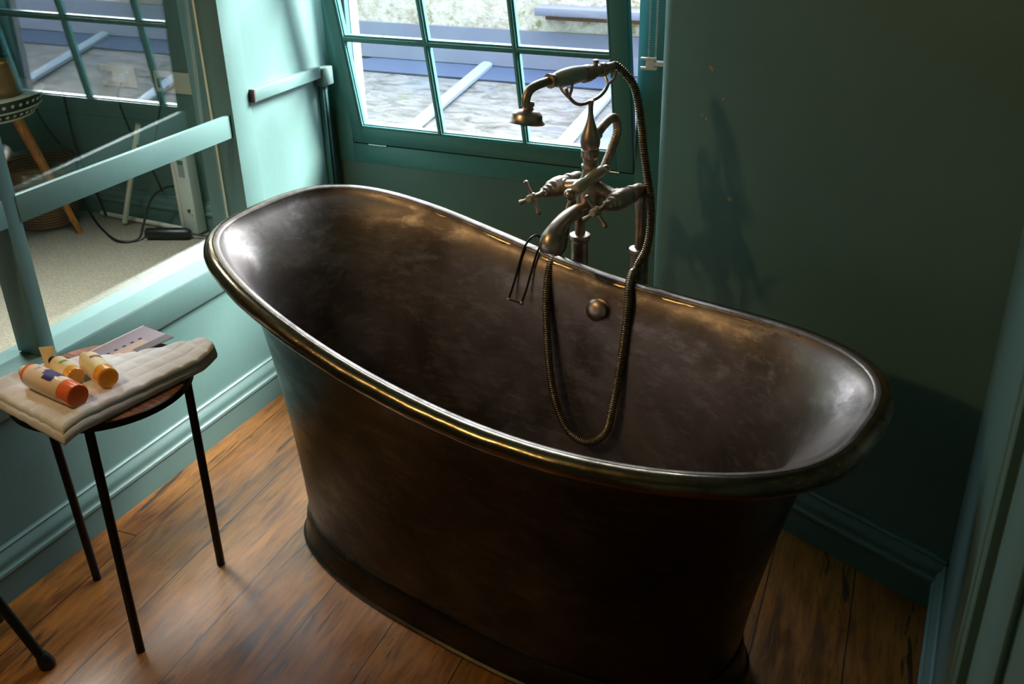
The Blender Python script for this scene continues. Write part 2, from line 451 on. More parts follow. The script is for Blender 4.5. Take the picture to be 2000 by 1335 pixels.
# dark angled wall on the right of the window, rounded outer corner
PA = Vector((-.700, 2.297, 0)); PB = Vector((.107, 1.921, 0))
dW = (PB-PA).normalized(); nW = Vector((dW.y, -dW.x, 0))      # nW points into the room
if nW.y > 0: nW = -nW
def angled_wall():
    r = .045; pts = []
    # arc between the return (facing -X) and the angled face
    a0 = PI; a1 = math.atan2(nW.y, nW.x)
    if a1 < 0: a1 += 2*PI
    c = PA + dW*r*.82 - nW*r
    for k in range(9):
        a = a0+(a1-a0)*k/8; pts.append((c.x+r*math.cos(a), c.y+r*math.sin(a)))
    pts += [(PB.x+dW.x*.2, PB.y+dW.y*.2), (.45, 2.75), (pts[0][0], 2.70)]
    return pts
CH = [(-.558, 2.231, 1.067, .006), (-.522, 2.214, 1.005, .0045), (-.574, 2.238, .959, .0035), (-.563, 2.233, .951, .0035), (-.54, 2.222, .947, .002), (-.486, 2.197, .780, .005), (-.414, 2.164, .730, .002)]
paint('paint_chipped', PAINT, chips=CH)
struct('wall_right_angled', prism(angled_wall(), 0, CEIL+.05, 'Z'), 'paint_chipped')
skirt_run('baseboard_angled', PA.x+dW.x*.03, PA.y+dW.y*.03, PB.x, PB.y, nW.x, nW.y)
# right wall with door architrave
XR = .107
struct('wall_right', B((XR, XR+.1, -1.3, 2.2, 0, CEIL)), 'paint')
skirt_run('baseboard_right', XR, 1.90, XR, 1.18, -1, 0)
def architrave():
    pr = [(0, 0), (0, .085), (.010, .085), (.013, .080), (.013, .066), (.008, .062), (.008, .028), (.012, .024), (.014, .016), (.012, .008), (.006, .004), (.004, 0)]
    bm = bmesh.new()
    for (z0, z1) in ((0, 2.05),):
        a = [bm.verts.new((XR-d, 1.15-t, z0)) for d, t in pr]; b = [bm.verts.new((XR-d, 1.15-t, z1)) for d, t in pr]
        n = len(pr)
        for i in range(n): bm.faces.new((a[i], a[(i+1) % n], b[(i+1) % n], b[i]))
        bm.faces.new(a[::-1]); bm.faces.new(b)
    return bm
struct('trim_4', architrave(), 'paint_trim')
struct('trim_5', B((XR-.008, XR, .78, .93, 0, 2.05), bevel=.003), 'paint_trim')
struct('wall_front', B((XL-.12, .25, -1.4, -1.3, 0, CEIL)), 'paint')
struct('ceiling', B((XL-.12, .25, -1.4, YW+.12, CEIL, CEIL+.06)), 'paint')

# ------------------------------------------------------------------ internal window to the bedroom
iw = struct('window_2', B((XL-.075, XL, 1.372, 1.412, .505, 2.0), (XL-.075, XL, .35, .40, .505, 2.0), (XL-.075, XL, .40, 2.12, 1.95, 2.0), bevel=.002), 'paint_trim')
bm = bmesh.new()
bm = B((XL-.014, XL+.002, 1.408, 2.122, .815, .876), bevel=.0015)
obj('meeting_rail', bm, 'paint_trim', iw)
obj('meeting_rail', B((XL-.03, XL+.002, .40, 1.374, .815, .876), bevel=.0015), 'paint_trim', iw)
obj('pane', B((XG-.004, XG, 1.41, 2.118, .49, .84)), 'old_glass', iw)
obj('pane', B((XG-.004, XG, .40, 1.374, .49, 1.95)), 'old_glass', iw)
# the upper pane is turned a few degrees to place its reflection of the sash
up = obj('pane', B((-.003, 0, -.70, 0, 0, 1.08)), 'old_glass', iw); up.location = (-1.918, 2.116, .852); up.rotation_euler = (0, math.radians(1.2), math.radians(4.6))
obj('glazing_bead', B((XG-.004, XG+.003, 2.1165, 2.1205, .505, 1.95)), 'cream_plastic', iw)

# boxed batten on the lit wall
bt = thing('boxed_batten', 'painted teal batten with a capped end fixed across the lit wall panel beside the window', 'batten', (XL, 2.2, 0))
obj('rail', B((0, .028, .004, .318, .895, .928), bevel=.002), 'paint_trim', bt)
obj('corner_block', B((-.004, .034, .320, .372, .868, .922), bevel=.003), 'paint_trim', bt)
obj('end_cap', B((-.002, .0275, .0, .006, .894, .929)), 'card_dark', bt)
cs = thing('side_strip', 'narrow vertical painted strip running down from the batten corner block', 'strip', (XL, 2.535, 0))
obj('strip', B((-.002, .016, 0, .024, .12, .868), bevel=.002), 'paint_window', cs)
obj('groove_shade', B((.0165, .0172, .004, .012, .13, .86)), 'gap_dark', cs)  # near-black line laid on the strip, its colour standing in for groove shade

# blind chain with its tensioner
ch = thing('blind_chain', 'white bead chain of a roller blind in front of the window frame', 'blind chain', (-.762, 2.44, 1.01))
for dx, dz in ((-.006, 0), (.012, 0)):
    bm = bmesh.new(); z = .0
    while z < .75:
        t = bmesh.new(); bmesh.ops.create_icosphere(t, subdivisions=1, radius=.0029)
        for v in t.verts: v.co += Vector((dx, 0, z+.018))
        merge(bm, t); z += .0058
    o = obj('bead_strand', bm, 'bead_white', ch)
bm = B((-.026, .016, -.006, .006, -.004, .003), (-.026, .014, -.006, .006, .020, .026), (-.012, .010, -.005, .005, .0, .024), bevel=.0015)
obj('tensioner', bm, 'clear_plastic', ch)
obj('bracket', B((.010, .040, -.004, .02, .006, .016), bevel=.001), 'clear_plastic', ch)

# ------------------------------------------------------------------ the bath
TC = (-.7766, 1.6158, 0); TA = -.2023
RA, RB, RN0, RN1 = .7177, .3052, 3.0996, 2.8205
ZK = (.7685, .7099, .650, .6459, .6688); TAP = .0207; WS = .0154
FDX, FA, FB, FN = -.030, .578, .243, 2.6
def zrim(t):
    xs = (-1, -.5, 0, .5, 1); s = 0
    for i in range(5):
        p = ZK[i]
        for j in range(5):
            if i != j: p *= (t-xs[j])/(xs[i]-xs[j])
        s += p
    return s
def sgn(a): return (a > 0)-(a < 0)
def sup(a, b, n0, n1, th, tap=0):
    c, s = math.cos(th), math.sin(th); n = n0+(n1-n0)*(c+1)/2
    u = a*sgn(c)*(abs(c)+1e-9)**(2/n); v = b*sgn(s)*(abs(s)+1e-9)**(2/n)*(1+tap*u/a)
    return u, v
NT = 160
def thetas():
    return [2*PI*k/NT for k in range(NT)]
def even_thetas():
    # spread samples evenly along the rim outline
    ths = [2*PI*k/4000 for k in range(4001)]; P = [Vector(sup(RA, RB, RN0, RN1, t)) for t in ths]
    L = [0]
    for a, b in zip(P, P[1:]): L.append(L[-1]+(b-a).length)
    out = []; j = 0
    for k in range(NT):
        s = L[-1]*k/NT
        while L[j+1] < s: j += 1
        out.append(ths[j]+(ths[j+1]-ths[j])*(s-L[j])/max(1e-12, L[j+1]-L[j]))
    return out
TH = even_thetas()
def rimpt(th):
    u, v = sup(RA, RB, RN0, RN1, th, TAP); t = max(-1, min(1, u/RA))
    return Vector((u, v, zrim(t)+WS*v/RB))
RIM = [rimpt(t) for t in TH]
def nrm(i):
    d = RIM[(i+1) % NT]-RIM[i-1]; n = Vector((d.y, -d.x, 0)).normalized(); return n   # outward for ccw
RO = .021
def body_ring(w_, off, zc=None):
    """w_=0 at the rim, 1 at the foot; off = inward offset from the interpolated outline"""
    out = []
    for i, th in enumerate(TH):
        r = RIM[i]; fu, fv = sup(FA-.022, FB-.022, FN, FN, th); fu += FDX
        e = 1-(1-w_)**1.0
        # flare under the rim, then nearly straight taper
        u = r.x+(fu-r.x)*e; v = r.y+(fv-r.y)*e
        z = r.z+(.055-r.z)*w_
        out.append((i, u, v, z))
    P = []
    for (i, u, v, z) in out:
        n = nrm(i); o_ = (off+.030*abs(RIM[i].x/RA)**3*(1-math.exp(-w_/.10)))*(1-w_**2); P.append(Vector((u-n.x*o_, v-n.y*o_, z)))
    return P
def skin(rings, bm=None, closed_bottom=False):
    bm = bm or bmesh.new(); R = [[bm.verts.new(p) for p in r] for r in rings]
    for a, b in zip(R, R[1:]):
        for k in range(NT): bm.faces.new((a[k], a[(k+1) % NT], b[(k+1) % NT], b[k]))
    if closed_bottom:
        c = sum((v.co for v in R[-1]), Vector())/NT; cv = bm.verts.new(c)
        for k in range(NT): bm.faces.new((R[-1][k], R[-1][(k+1) % NT], cv))
    return bm, R
tub = thing('bathtub', 'freestanding slipper bath in dark burnished metal, raised at its left end', 'bathtub', TC, TA)
# outer skin
def flare(w_): return .026*(1-math.exp(-w_/.045))
rings = [body_ring(w_, .004+flare(w_)) for w_ in [0.012+.988*(k/26)**1.35 for k in range(27)]]
bm, _ = skin(rings)
obj('outer_skin', bm, 'tub_outside', tub, ang=60)
# inner skin, with a rolled shoulder at the rim
def inner_rings():
    R = []
    for k in range(6):                       # over the lip
        a = PI*.55*k/5
        ring = []
        for i in range(NT):
            n = nrm(i); c = RIM[i]
            ring.append(c - n*(RO*.2+.012*math.sin(a)) + Vector((0, 0, RO*.95-.006*(1-math.cos(a)))))
        R.append(ring)
    ZB = .13
    last = R[-1]
    for k in range(1, 30):
        w_ = (k/29)**1.15
        ring = []
        for i in range(NT):
            n = nrm(i); r = RIM[i]
            fu, fv = sup(FA-.075, FB-.065, 2.6, 2.6, TH[i]); fu += FDX
            e = w_
            top = last[i]
            u = top.x+(fu-top.x)*e; v = top.y+(fv-top.y)*e
            fl = (.018*(1-math.exp(-w_/.06))+.075*abs(RIM[i].x/RA)**3*(1-math.exp(-w_/.13)))*(1-w_)
            z = top.z+(ZB-top.z)*w_
            ring.append(Vector((u-n.x*fl, v-n.y*fl, z)))
        R.append(ring)
    base = R[-1]
    for k in range(1, 7):                    # bottom radius
        a = PI/2*k/6; q = .07
        ring = []
        for i in range(NT):
            n = nrm(i); b = base[i]
            ring.append(Vector((b.x-n.x*q*(1-math.cos(a))*.9, b.y-n.y*q*(1-math.cos(a))*.9, ZB-.045*math.sin(a))))
        R.append(ring)
    return R
bm, _ = skin(inner_rings(), closed_bottom=True)
obj('inner_skin', bm, 'tub_inside', tub, ang=60)
# rolled rim: a slightly hammered roll
bm = bmesh.new(); RR = []
for i in range(NT):
    n = nrm(i); c = RIM[i]; wob = 1+.03*math.sin(i*.9)+.02*math.sin(i*2.3)
    ring = []
    for k in range(20):
        a = 2*PI*k/20; ring.append(bm.verts.new(c+n*(RO*math.cos(a)*wob)+Vector((0, 0, RO*.95*math.sin(a)))))
    RR.append(ring)
for i in range(NT):
    a = RR[i]; b = RR[(i+1) % NT]
    for k in range(20): bm.faces.new((a[k], a[(k+1) % 20], b[(k+1) % 20], b[k]))
obj('rolled_rim', bm, 'tub_rim', tub, ang=60)
# plinth
def plinth_ring(off, z):
    out = []
    for th in TH:
        u, v = sup(FA+off, FB+off, FN, FN, th); out.append(Vector((u+FDX, v, z)))
    return out
rings = [plinth_ring(-.05, .001), plinth_ring(0, .001), plinth_ring(.001, .006), plinth_ring(-.004, .010), plinth_ring(-.010, .040), plinth_ring(-.014, .066), plinth_ring(-.017, .071), plinth_ring(-.026, .070)]
bm, _ = skin(rings); obj('plinth', bm, 'tub_outside', tub, ang=40)
obj('overflow_cover', lathe([(.0, -.004), (.022, -.004), (.024, .004), (.016, .006), (.016, .012), (.0235, .014), (.0245, .018), (.020, .023), (.010, .026), (0, .0265)], (.046, .268, .612), (.02, -1, .22), 32), 'nickel', tub)

# ------------------------------------------------------------------ standing bath mixer (same axes as the bath)
mx = thing('bath_mixer', 'tall burnished nickel bath mixer tap on two floor pipes behind the bath', 'tap', TC, TA)
UL, UR, UM, VP, VB, ZV = -.093, .065, -.015, .402, .318, .852
for u in (UL, UR):
    sp = obj('standpipe', lathe([(.0125, 0), (.0125, .80), (.0135, .802), (.0135, .815), (.0125, .817), (.0125, .832)], (u, VP, 0), (0, 0, 1), 24), 'nickel', mx)
    obj('shroud', lathe([(.030, 0), (.030, .008), (.0205, .012), (.0205, .698), (.0235, .702), (.0245, .708), (.0235, .714), (.014, .717)], (u, VP, 0), (0, 0, 1), 32), 'nickel', sp)
    el = [(u, VP, .828), (u, VP, ZV-.016), (u, VP-.005, ZV-.005), (u, VP-.016, ZV), (u, VP-.045, ZV)]
    obj('elbow', tube(catmull(el, 5), .0155, 20), 'nickel', mx)
    vb = lathe([(.0150, 0), (.0190, .002), (.0190, .010), (.0165, .013), (.0180, .020), (.0215, .034), (.0220, .048), (.0205, .060), (.0185, .064), (.0195, .066), (.0195, .071), (.0160, .076), (.0130, .079), (.0145, .081), (.0145, .087), (.0105, .092), (.0115, .096), (.0115, .101), (.0070, .106), (.0055, .112), (.0055, .138)], (u, VP-.042, ZV), (0, -1, .03), 28)
    obj('valve_body', vb, 'nickel', mx)
    hc = Vector((u, VP-.042-.142, ZV+.004))
    bm = ball(hc, .0105)
    rot0 = math.radians(28 if u < 0 else 40)
    for k in range(4):
        a = rot0+k*PI/2; d = Vector((math.cos(a), -.06, math.sin(a)))
        tube([hc, hc+d*.014, hc+d*.024, hc+d*.030, hc+d*.036, hc+d*.039], [.0050, .0040, .0036, .0050, .0056, .0020], 12, bm)
    hd = obj('cross_handle', bm, 'nickel', mx)
    obj('cap', lathe([(.0, .0), (.0085, 0), (.0085, .008), (.0065, .011), (0, .012)], hc+Vector((0, -.006, 0)), (0, -1, 0), 20), 'ceramic', hd)
# bridge body: arms swooping from both valves into the central barrel
bm = bmesh.new()
for u in (UL, UR):
    s = 1 if u < UM else -1
    tube(catmull([(u, VP-.085, ZV), (u+s*.022, VP-.083, ZV+.002), (u+s*.045, VP-.080, ZV+.008), (UM-s*.012, VB, ZV+.012)], 6), [.020-.0*k for k in range(6)]+[.0165-.0004*k for k in range(6)]+[.014+.0009*k for k in range(7)], 20, bm)
lathe([(.010, -.050), (.020, -.046), (.026, -.034), (.029, -.015), (.028, .004), (.024, .022), (.0185, .038), (.0155, .050), (.0160, .054), (.0185, .056), (.0185, .062), (.0155, .065), (.0150, .074), (.0185, .078), (.0195, .082), (.0195, .094), (.0165, .098), (.0120, .100)], (UM, VB, ZV), (0, 0, 1), 32, bm)
obj('bridge_body', bm, 'nickel', mx)
# spout
sp = catmull([(UM, VB-.01, .818), (UM, VB-.045, .824), (UM, .232, .822), (UM, .200, .812), (UM, .178, .793), (UM, .170, .765)], 7)
rr = [.0150+.0002*k for k in range(len(sp))]; n_ = len(sp)
for k in range(n_):
    t = k/(n_-1); rr[k] = .0150+.0035*t+.008*math.exp(-((t-.86)/.16)**2)
rr[-1] = .0225
obj('spout', tube(sp, rr, 26), 'nickel', mx)
# diverter lever across the body
lv = obj('diverter_lever', lathe([(.0, -.030), (.010, -.026), (.0138, -.014), (.0135, 0), (.0100, .014), (.0108, .022), (.0130, .040), (.0140, .066), (.0125, .078), (.0, .082)], (UM+.022, VB-.066, ZV+.040), (0, .985, .10), 24), 'ceramic', mx)
obj('end_ball', ball((UM+.020, VB-.108, ZV+.030), .0125), 'nickel', lv)
obj('end_ball', ball((UM+.022, VB+.030, ZV+.048), .0095), 'nickel', lv)
# riser with bulb
obj('riser', lathe([(.0115, .948-.9), (.0115, .064), (.0095, .066), (.0110, .075), (.0125, .080), (.0160, .088), (.0185, .098), (.0190, .108), (.0165, .122), (.0120, .134), (.0078, .148), (.0058, .162), (.0050, .180), (.0062, .192), (.0072, .197), (.0, .200)][0:0] or [(.0118, .04), (.0118, .060), (.0130, .063), (.0110, .066), (.0140, .074), (.0195, .084), (.0212, .096), (.0200, .108), (.0140, .122), (.0095, .135), (.0066, .146), (.0052, .158), (.0052, .170), (.0070, .182), (.0, .185)], (UM, VB, .868), (0, 0, 1), 28), 'nickel', mx)
# side outlet pipe from the bulb down to the diverter
pp = catmull([(UM, VB+.012, .965), (UM, VB+.050, .985), (UM, VB+.085, .994), (UM, VB+.104, .984), (UM, VB+.108, .958), (UM, VB+.086, .925), (UM, VB+.060, .895), (UM, VB+.048, .880)], 8)
obj('crossover_pipe', tube(resample(pp, .002), [.0098 if k % 3 else .0092 for k in range(len(resample(pp, .002)))], 16), 'nickel', mx)
obj('pipe_collar', lathe([(.0125, 0), (.0140, .002), (.0140, .008), (.0115, .011)], (UM, VB+.018, .972), (0, .9, .42), 24), 'nickel', mx)
# cradle
DH = Vector((-math.cos(math.radians(80)), -math.sin(math.radians(80)), 0))
fb = Vector((UM, VB, 1.048))
def cr(t, z, s=0): return fb+DH*t+Vector((0, 0, z))+Vector((-DH.y, DH.x, 0))*s
bm = tube(catmull([cr(.074, .040), cr(.066, .022), cr(.046, .004), cr(.022, -.002), cr(0, 0), cr(-.024, .004), cr(-.044, .014), cr(-.056, .030)], 6), .0036, 12)
for s in (-1, 1):
    tube(catmull([cr(.064, .018), cr(.070, .028, s*.008), cr(.074, .040, s*.016), cr(.074, .052, s*.017)], 5), .0030, 10, bm)
    tube(catmull([cr(-.053, .026), cr(-.056, .034, s*.008), cr(-.057, .044, s*.015), cr(-.057, .056, s*.016)], 5), .0030, 10, bm)
obj('cradle', bm, 'nickel', mx)

# hand shower with its hose
hs = thing('hand_shower', 'vintage hand shower with pale ceramic grip and ribbed metal hose, resting in its cradle', 'hand shower', TC, TA)
hz = 1.105
def hp(t, z): return Vector((UM, VB, 0))+DH*t+Vector((0, 0, z))
hd_ax = (DH*-.18+Vector((0, 0, 1))).normalized()
obj('shower_head', lathe([(0, -.014), (.034, -.014), (.0365, -.012), (.034, -.010), (.0305, -.006), (.029, .004), (.023, .010), (.012, .013), (.009, .018), (.0115, .021), (.0115, .026), (.008, .029)], hp(.182, 1.052), hd_ax, 36), 'nickel', hs)
obj('neck', tube(catmull([hp(.186, 1.072), hp(.184, 1.088), hp(.174, 1.101), hp(.155, 1.107), hp(.130, 1.109), hp(.116, 1.109)], 6), .0088, 18), 'nickel', hs)
obj('collar', lathe([(.0095, 0), (.0145, .001), (.0145, .005), (.0125, .010), (.0125, .016)], hp(.122, 1.109), -DH, 28), 'nickel', hs)
obj('grip', lathe([(.0125, 0), (.0155, .014), (.0175, .032), (.0180, .050), (.0170, .066), (.0150, .082)], hp(.108, 1.109), -DH, 32), 'handle_ceramic', hs)
obj('ferrule', lathe([(.0165, 0), (.0175, .002), (.0175, .018), (.0150, .022), (.0150, .030), (.0120, .033), (.0120, .052), (.0140, .054), (.0140, .066), (.0110, .070), (.0110, .090)], hp(.026, 1.106), -DH, 28), 'nickel', hs)
obj('button', lathe([(.0045, 0), (.0045, .010), (.0060, .011), (.0060, .017), (0, .019)], hp(-.014, 1.112), (0, 0, 1), 16), 'nickel', hs)
hose = [hp(-.062, 1.106), hp(-.082, 1.104), (.030, .412, 1.068), (.046, .415, 1.010), (.058, .412, .950), (.076, .402, .885), (.094, .390, .832), (.104, .375, .780), (.104, .362, .735), (.092, .350, .700), (.092, .333, .688), (.098, .312, .692), (.108, .284, .676), (.120, .262, .640), (.122, .246, .566), (.122, .230, .500), (.122, .206, .420), (.115, .192, .362), (.086, .182, .330), (.052, .178, .326), (.016, .182, .344), (-.016, .190, .390), (-.044, .206, .460), (-.066, .228, .545), (-.084, .252, .622), (-.094, .280, .672), (-.098, .306, .694), (-.098, .326, .696), (-.102, .348, .706), (-.104, .362, .740), (-.100, .368, .782), (-.082, .362, .812), (-.052, .346, .820), (-.030, .334, .815)]
hpth = resample(catmull(hose, 10), .00165)
obj('hose', tube(hpth, [.0093 if (k % 3) else .0070 for k in range(len(hpth))], 12), 'hose_metal', hs, ang=80)

# wire hook over the rim
wr = thing('wire_rail', 'dark wire hanging rail hooked over the far rim of the bath', 'hanging rail', TC, TA)
def wire(u):
    return catmull([(u+.010, .345, .690), (u+.008, .340, .708), (u+.006, .325, .722), (u+.003, .306, .722), (u, .288, .710), (u-.002, .276, .690), (u-.004, .262, .660), (u-.006, .246, .625), (u-.008, .230, .597)], 6)
for u in (-.165, -.128):
    obj('wire_arm', tube(wire(u), .0026, 10), 'dark_wire', wr)
    obj('end_ball', ball((u-.008, .229, .595), .0046, seg=14), 'nickel', wr)
obj('cross_bar', tube([(-.173, .229, .595), (-.136, .229, .595)], .0019, 10), 'dark_wire', wr)

# ------------------------------------------------------------------ stool
SX, SY, SZ = -1.549, 1.275, .553
st = thing('side_stool', 'round wooden stool with a black rim and straight black steel legs', 'stool', (SX, SY, 0))
SR = .181
obj('seat', lathe([(0, SZ-.010), (SR-.003, SZ-.010), (SR-.003, SZ+.001), (SR-.006, SZ+.003), (0, SZ+.003)], seg=64), 'stool_wood', st)
obj('rim_band', lathe([(SR-.0028, SZ-.013), (SR+.001, SZ-.013), (SR+.001, SZ+.001), (SR-.0028, SZ+.001)], seg=64), 'black_steel', st)
for fx, fy in ((-1.696, 1.254), (-1.433, 1.115), (-1.461, 1.414)):
    dx, dy = fx-SX, fy-SY
    q_ = .168/math.hypot(dx, dy)
    bm = tube([(dx, dy, 0), (dx*q_, dy*q_, SZ-.0105)], .0095, 20)
    obj('leg', bm, 'black_steel', st)

# quilted towel folded over the seat
def towel():
    P0 = Vector((-1.433, 1.067, 0)); P1 = Vector((-1.365, 1.424, 0)); P2 = Vector((-1.412, 1.456, 0)); P3 = Vector((-1.728, 1.128, 0))
    back = catmull([P3, (-1.694, 1.198, 0), (-1.639, 1.275, 0), (-1.586, 1.313, 0), (-1.526, 1.359, 0), (-1.471, 1.420, 0), P2], 12)
    front = catmull([P0, (-1.414, 1.157, 0), (-1.393, 1.275, 0), (-1.374, 1.372, 0), P1], 12)
    def samp(L, s):
        x = s*(len(L)-1); i = min(int(x), len(L)-2); return L[i].lerp(L[i+1], x-i)
    z0 = SZ+.0035
    def layer(bm, th, zb, inset, NS=90, NTt=60, mi=0):
        top = []; bot = []
        for i in range(NS+1):
            s = i/NS; rt_, rb_ = [], []
            for j in range(NTt+1):
                t = j/NTt
                a = samp(front, inset+(1-2*inset)*s); b = samp(back, inset+(1-2*inset)*s)
                p = a.lerp(b, inset+(1-2*inset)*t if inset else t)
                L = (a-b).length
                d = min(t*L, (1-t)*L, s*.38, (1-s)*.38)
                r = th*.5; q = min(1, d/r); rnd = math.sqrt(max(0, 1-(1-q)**2))
                gx = s*9; gy = t*L/.040
                quilt = .0045*(1-math.exp(-min(abs(gx-round(gx)), 1)*7))*(1-math.exp(-min(abs(gy-round(gy)), 1)*7))
                wav = .004*math.sin(s*7+t*3)*math.sin(t*4+1)
                lift = .016*max(0, s-.80)/.2*(1-t*.4)
                droop = -.012*max(0, .12-s)/.12
                zc = z0+zb+th/2+lift+droop
                rt_.append(bm.verts.new((p.x, p.y, zc+th/2*rnd+quilt*rnd+max(0, wav)*rnd)))
                rb_.append(bm.verts.new((p.x, p.y, zc-th/2*rnd)))
            top.append(rt_); bot.append(rb_)
        for i in range(NS):
            for j in range(NTt):
                bm.faces.new((top[i][j], top[i+1][j], top[i+1][j+1], top[i][j+1]))
                bm.faces.new((bot[i][j], bot[i][j+1], bot[i+1][j+1], bot[i+1][j]))
        for i in range(NS):
            for j in (0, NTt): bm.faces.new((top[i][j], top[i+1][j], bot[i+1][j], bot[i][j]))
        for j in range(NTt):
            for i in (0, NS): bm.faces.new((top[i][j], top[i][j+1], bot[i][j+1], bot[i][j]))
    bm = bmesh.new(); layer(bm, .019, 0, 0); layer(bm, .014, .018, .022)
    return bm
tw = obj('folded_towel', towel(), 'towel_cotton', ang=70)
tag(tw, 'white quilted cotton towel folded over the stool, holding the toiletries', 'towel')
TZ = SZ+.0035+.036

def card():
    t = thing('picture_card', 'glossy mauve card with a building photo, tucked behind the towel on the stool', 'card', (-1.599, 1.401, SZ+.004), math.radians(0))
    o = Vector((-1.599, 1.401))
    a = Vector((-1.641, 1.496))-o; b = Vector((-1.534, 1.477))-o
    # corners: a far left, b right; other two run back under the towel
    e = Vector((-.020, -.160)); c = b+e+Vector((-.01, .0)); d = a+e
    def q(s, r): return (a.lerp(b, s)).lerp(d.lerp(c, s), r)
    def quad(s0, s1, r0, r1, z0, z1, mi=0):
        pts = [q(s0, r0), q(s1, r0), q(s1, r1), q(s0, r1)]
        return prism([(p.x, p.y) for p in pts], z0, z1, 'Z')
    obj('sheet', quad(0, 1, 0, 1, .006, .0072), 'card_paper', t)
    obj('dark_band', quad(.75, 1, .0, .55, .0072, .0076), 'card_dark', t)
    bm = bmesh.new()
    obj('building', quad(.52, .78, .28, .95, .0072, .0075), 'card_tan', t)
    for k in range(5):
        obj('window_mark', quad(.43, .49, .26+.13*k, .31+.13*k, .0072, .0076), 'ink_black', t)
    obj('white_margin', quad(0, .03, 0, 1, .0072, .0075), 'card_edge', t)
card()

def bottle(name, label, base, neck, r, liq, lab, capm, marks=(), group=None):
    base, neck = Vector(base), Vector(neck); L = (neck-base).length; ax = (neck-base).normalized()
    t = thing(name, label, 'bottle', base); q = ax.to_track_quat('Z', 'Y')
    t.rotation_mode = 'QUATERNION'; t.rotation_quaternion = q
    h = L-.020
    obj('body', lathe([(0, .001), (r*.80, .0008), (r*.92, 0), (r*.985, .0015), (r, .004), (r, h-.012), (r*.94, h-.005), (r*.6, h), (r*.42, h+.003), (0, h+.003)], seg=40), liq, t)
    obj('label', lathe([(r+.0002, h*.22), (r+.0006, h*.225), (r+.0006, h*.90), (r+.0002, h*.905)], seg=40), lab, t)
    obj('cap', lathe([(r*.40, h+.002), (r*.40, h+.004), (r*.52, h+.005), (r*.52, h+.018), (r*.40, h+.020), (0, h+.020)], seg=28), capm, t)
    qi = q.inverted()
    for (az, w_, z0, z1, m, nm) in marks:
        bm = bmesh.new(); K = 8; g = [[], []]
        c0 = math.radians(az); up = qi @ Vector((0, 0, 1)); base_a = math.atan2(up.y, up.x)
        for i in range(K+1):
            a = base_a+c0+w_*(i/K-.5); zz = .0012*math.sin(i*3.1)
            for s, z in ((0, z0), (1, z1)):
                g[s].append(bm.verts.new(((r+.0012)*math.cos(a), (r+.0012)*math.sin(a), h*z+zz*(1 if s else -1.5))))
        for i in range(K): bm.faces.new((g[0][i], g[0][i+1], g[1][i+1], g[1][i]))
        obj(nm, bm, m, t)
    return t
bottle('toiletry_bottle', 'small bottle of coral liquid with a large violet motif, nearest on the towel', (-1.450, 1.134, TZ+.0235), (-1.630, 1.167, TZ+.0235), .0235, 'liquid_coral', 'label_white', 'cap_clear',
       [(5, 1.5, .40, .56, 'ink_purple', 'motif'), (22, .7, .36, .64, 'ink_purple', 'motif'), (-22, .45, .37, .50, 'ink_purple', 'motif'), (48, .5, .42, .52, 'ink_purple', 'motif'), (-6, .35, .54, .61, 'ink_purple', 'motif'), (0, .5, .74, .78, 'grey_label', 'lettering')], 'toiletry bottles')
bottle('toiletry_bottle', 'small bottle of amber liquid with a cream label and black collar, middle of the three', (-1.522, 1.197, TZ+.0185), (-1.622, 1.230, TZ+.0185), .0175, 'liquid_amber', 'label_cream', 'ink_black',
       [(0, .9, .5, .6, 'ink_green', 'lettering')], 'toiletry bottles')
bottle('toiletry_bottle', 'small bottle of orange liquid with magenta lettering, farthest back of the three', (-1.452, 1.212, TZ+.0215), (-1.566, 1.262, TZ+.0215), .0215, 'liquid_orange', 'label_cream', 'cap_clear',
       [(20, 1.2, .62, .70, 'ink_magenta', 'lettering')], 'toiletry bottles')
# crimped tube standing up behind the bottles
def crimp():
    bm = bmesh.new(); o = Vector((-1.634, 1.233, TZ-.004)); d = Vector((-.25, .2, .95)).normalized(); s = Vector((.9, .35, .1)).normalized(); n = d.cross(s)
    R = []
    for k in range(9):
        t = k/8; a = .010+.007*t; b = .010*(1-t)**.7+.0008; c = o+d*(.045*t)
        R.append([bm.verts.new(c+s*a*math.cos(2*PI*i/16)+n*b*math.sin(2*PI*i/16)) for i in range(16)])
    for a, b in zip(R, R[1:]):
        for i in range(16): bm.faces.new((a[i], a[(i+1) % 16], b[(i+1) % 16], b[i]))
    bm.faces.new(R[0][::-1]); bm.faces.new(R[-1]); return bm
tag(obj('squeeze_tube', crimp(), 'label_cream'), 'tiny cream plastic tube with a flared crimped end, behind the bottles', 'tube')

# leaning black leg at the lower left
tp = thing('floor_stand', 'black stand whose splayed leg ends in a flared rubber foot, at the lower left', 'stand', (-1.70, .90, 0))
top = Vector((-.045, .058, .40))
for fx, fy in ((-1.581, 1.003), (-1.80, 1.06), (-1.74, .74)):
    f0 = Vector((fx+1.70, fy-.90, 0)); dd = (top-f0).normalized()
    lg = obj('leg', tube([f0+dd*.015, top], .0105, 16), 'black_steel', tp)
    obj('rubber_foot', lathe([(.016, 0), (.0175, .004), (.0165, .018), (.0135, .028), (.011, .034)], f0, (dd.x*.8, dd.y*.8, 1), 20), 'black_plastic', lg)
obj('hub', lathe([(.0, .375), (.03, .375), (.032, .385), (.032, .47), (.02, .49), (0, .49)], (-.045, .058, 0), seg=24), 'black_steel', tp)

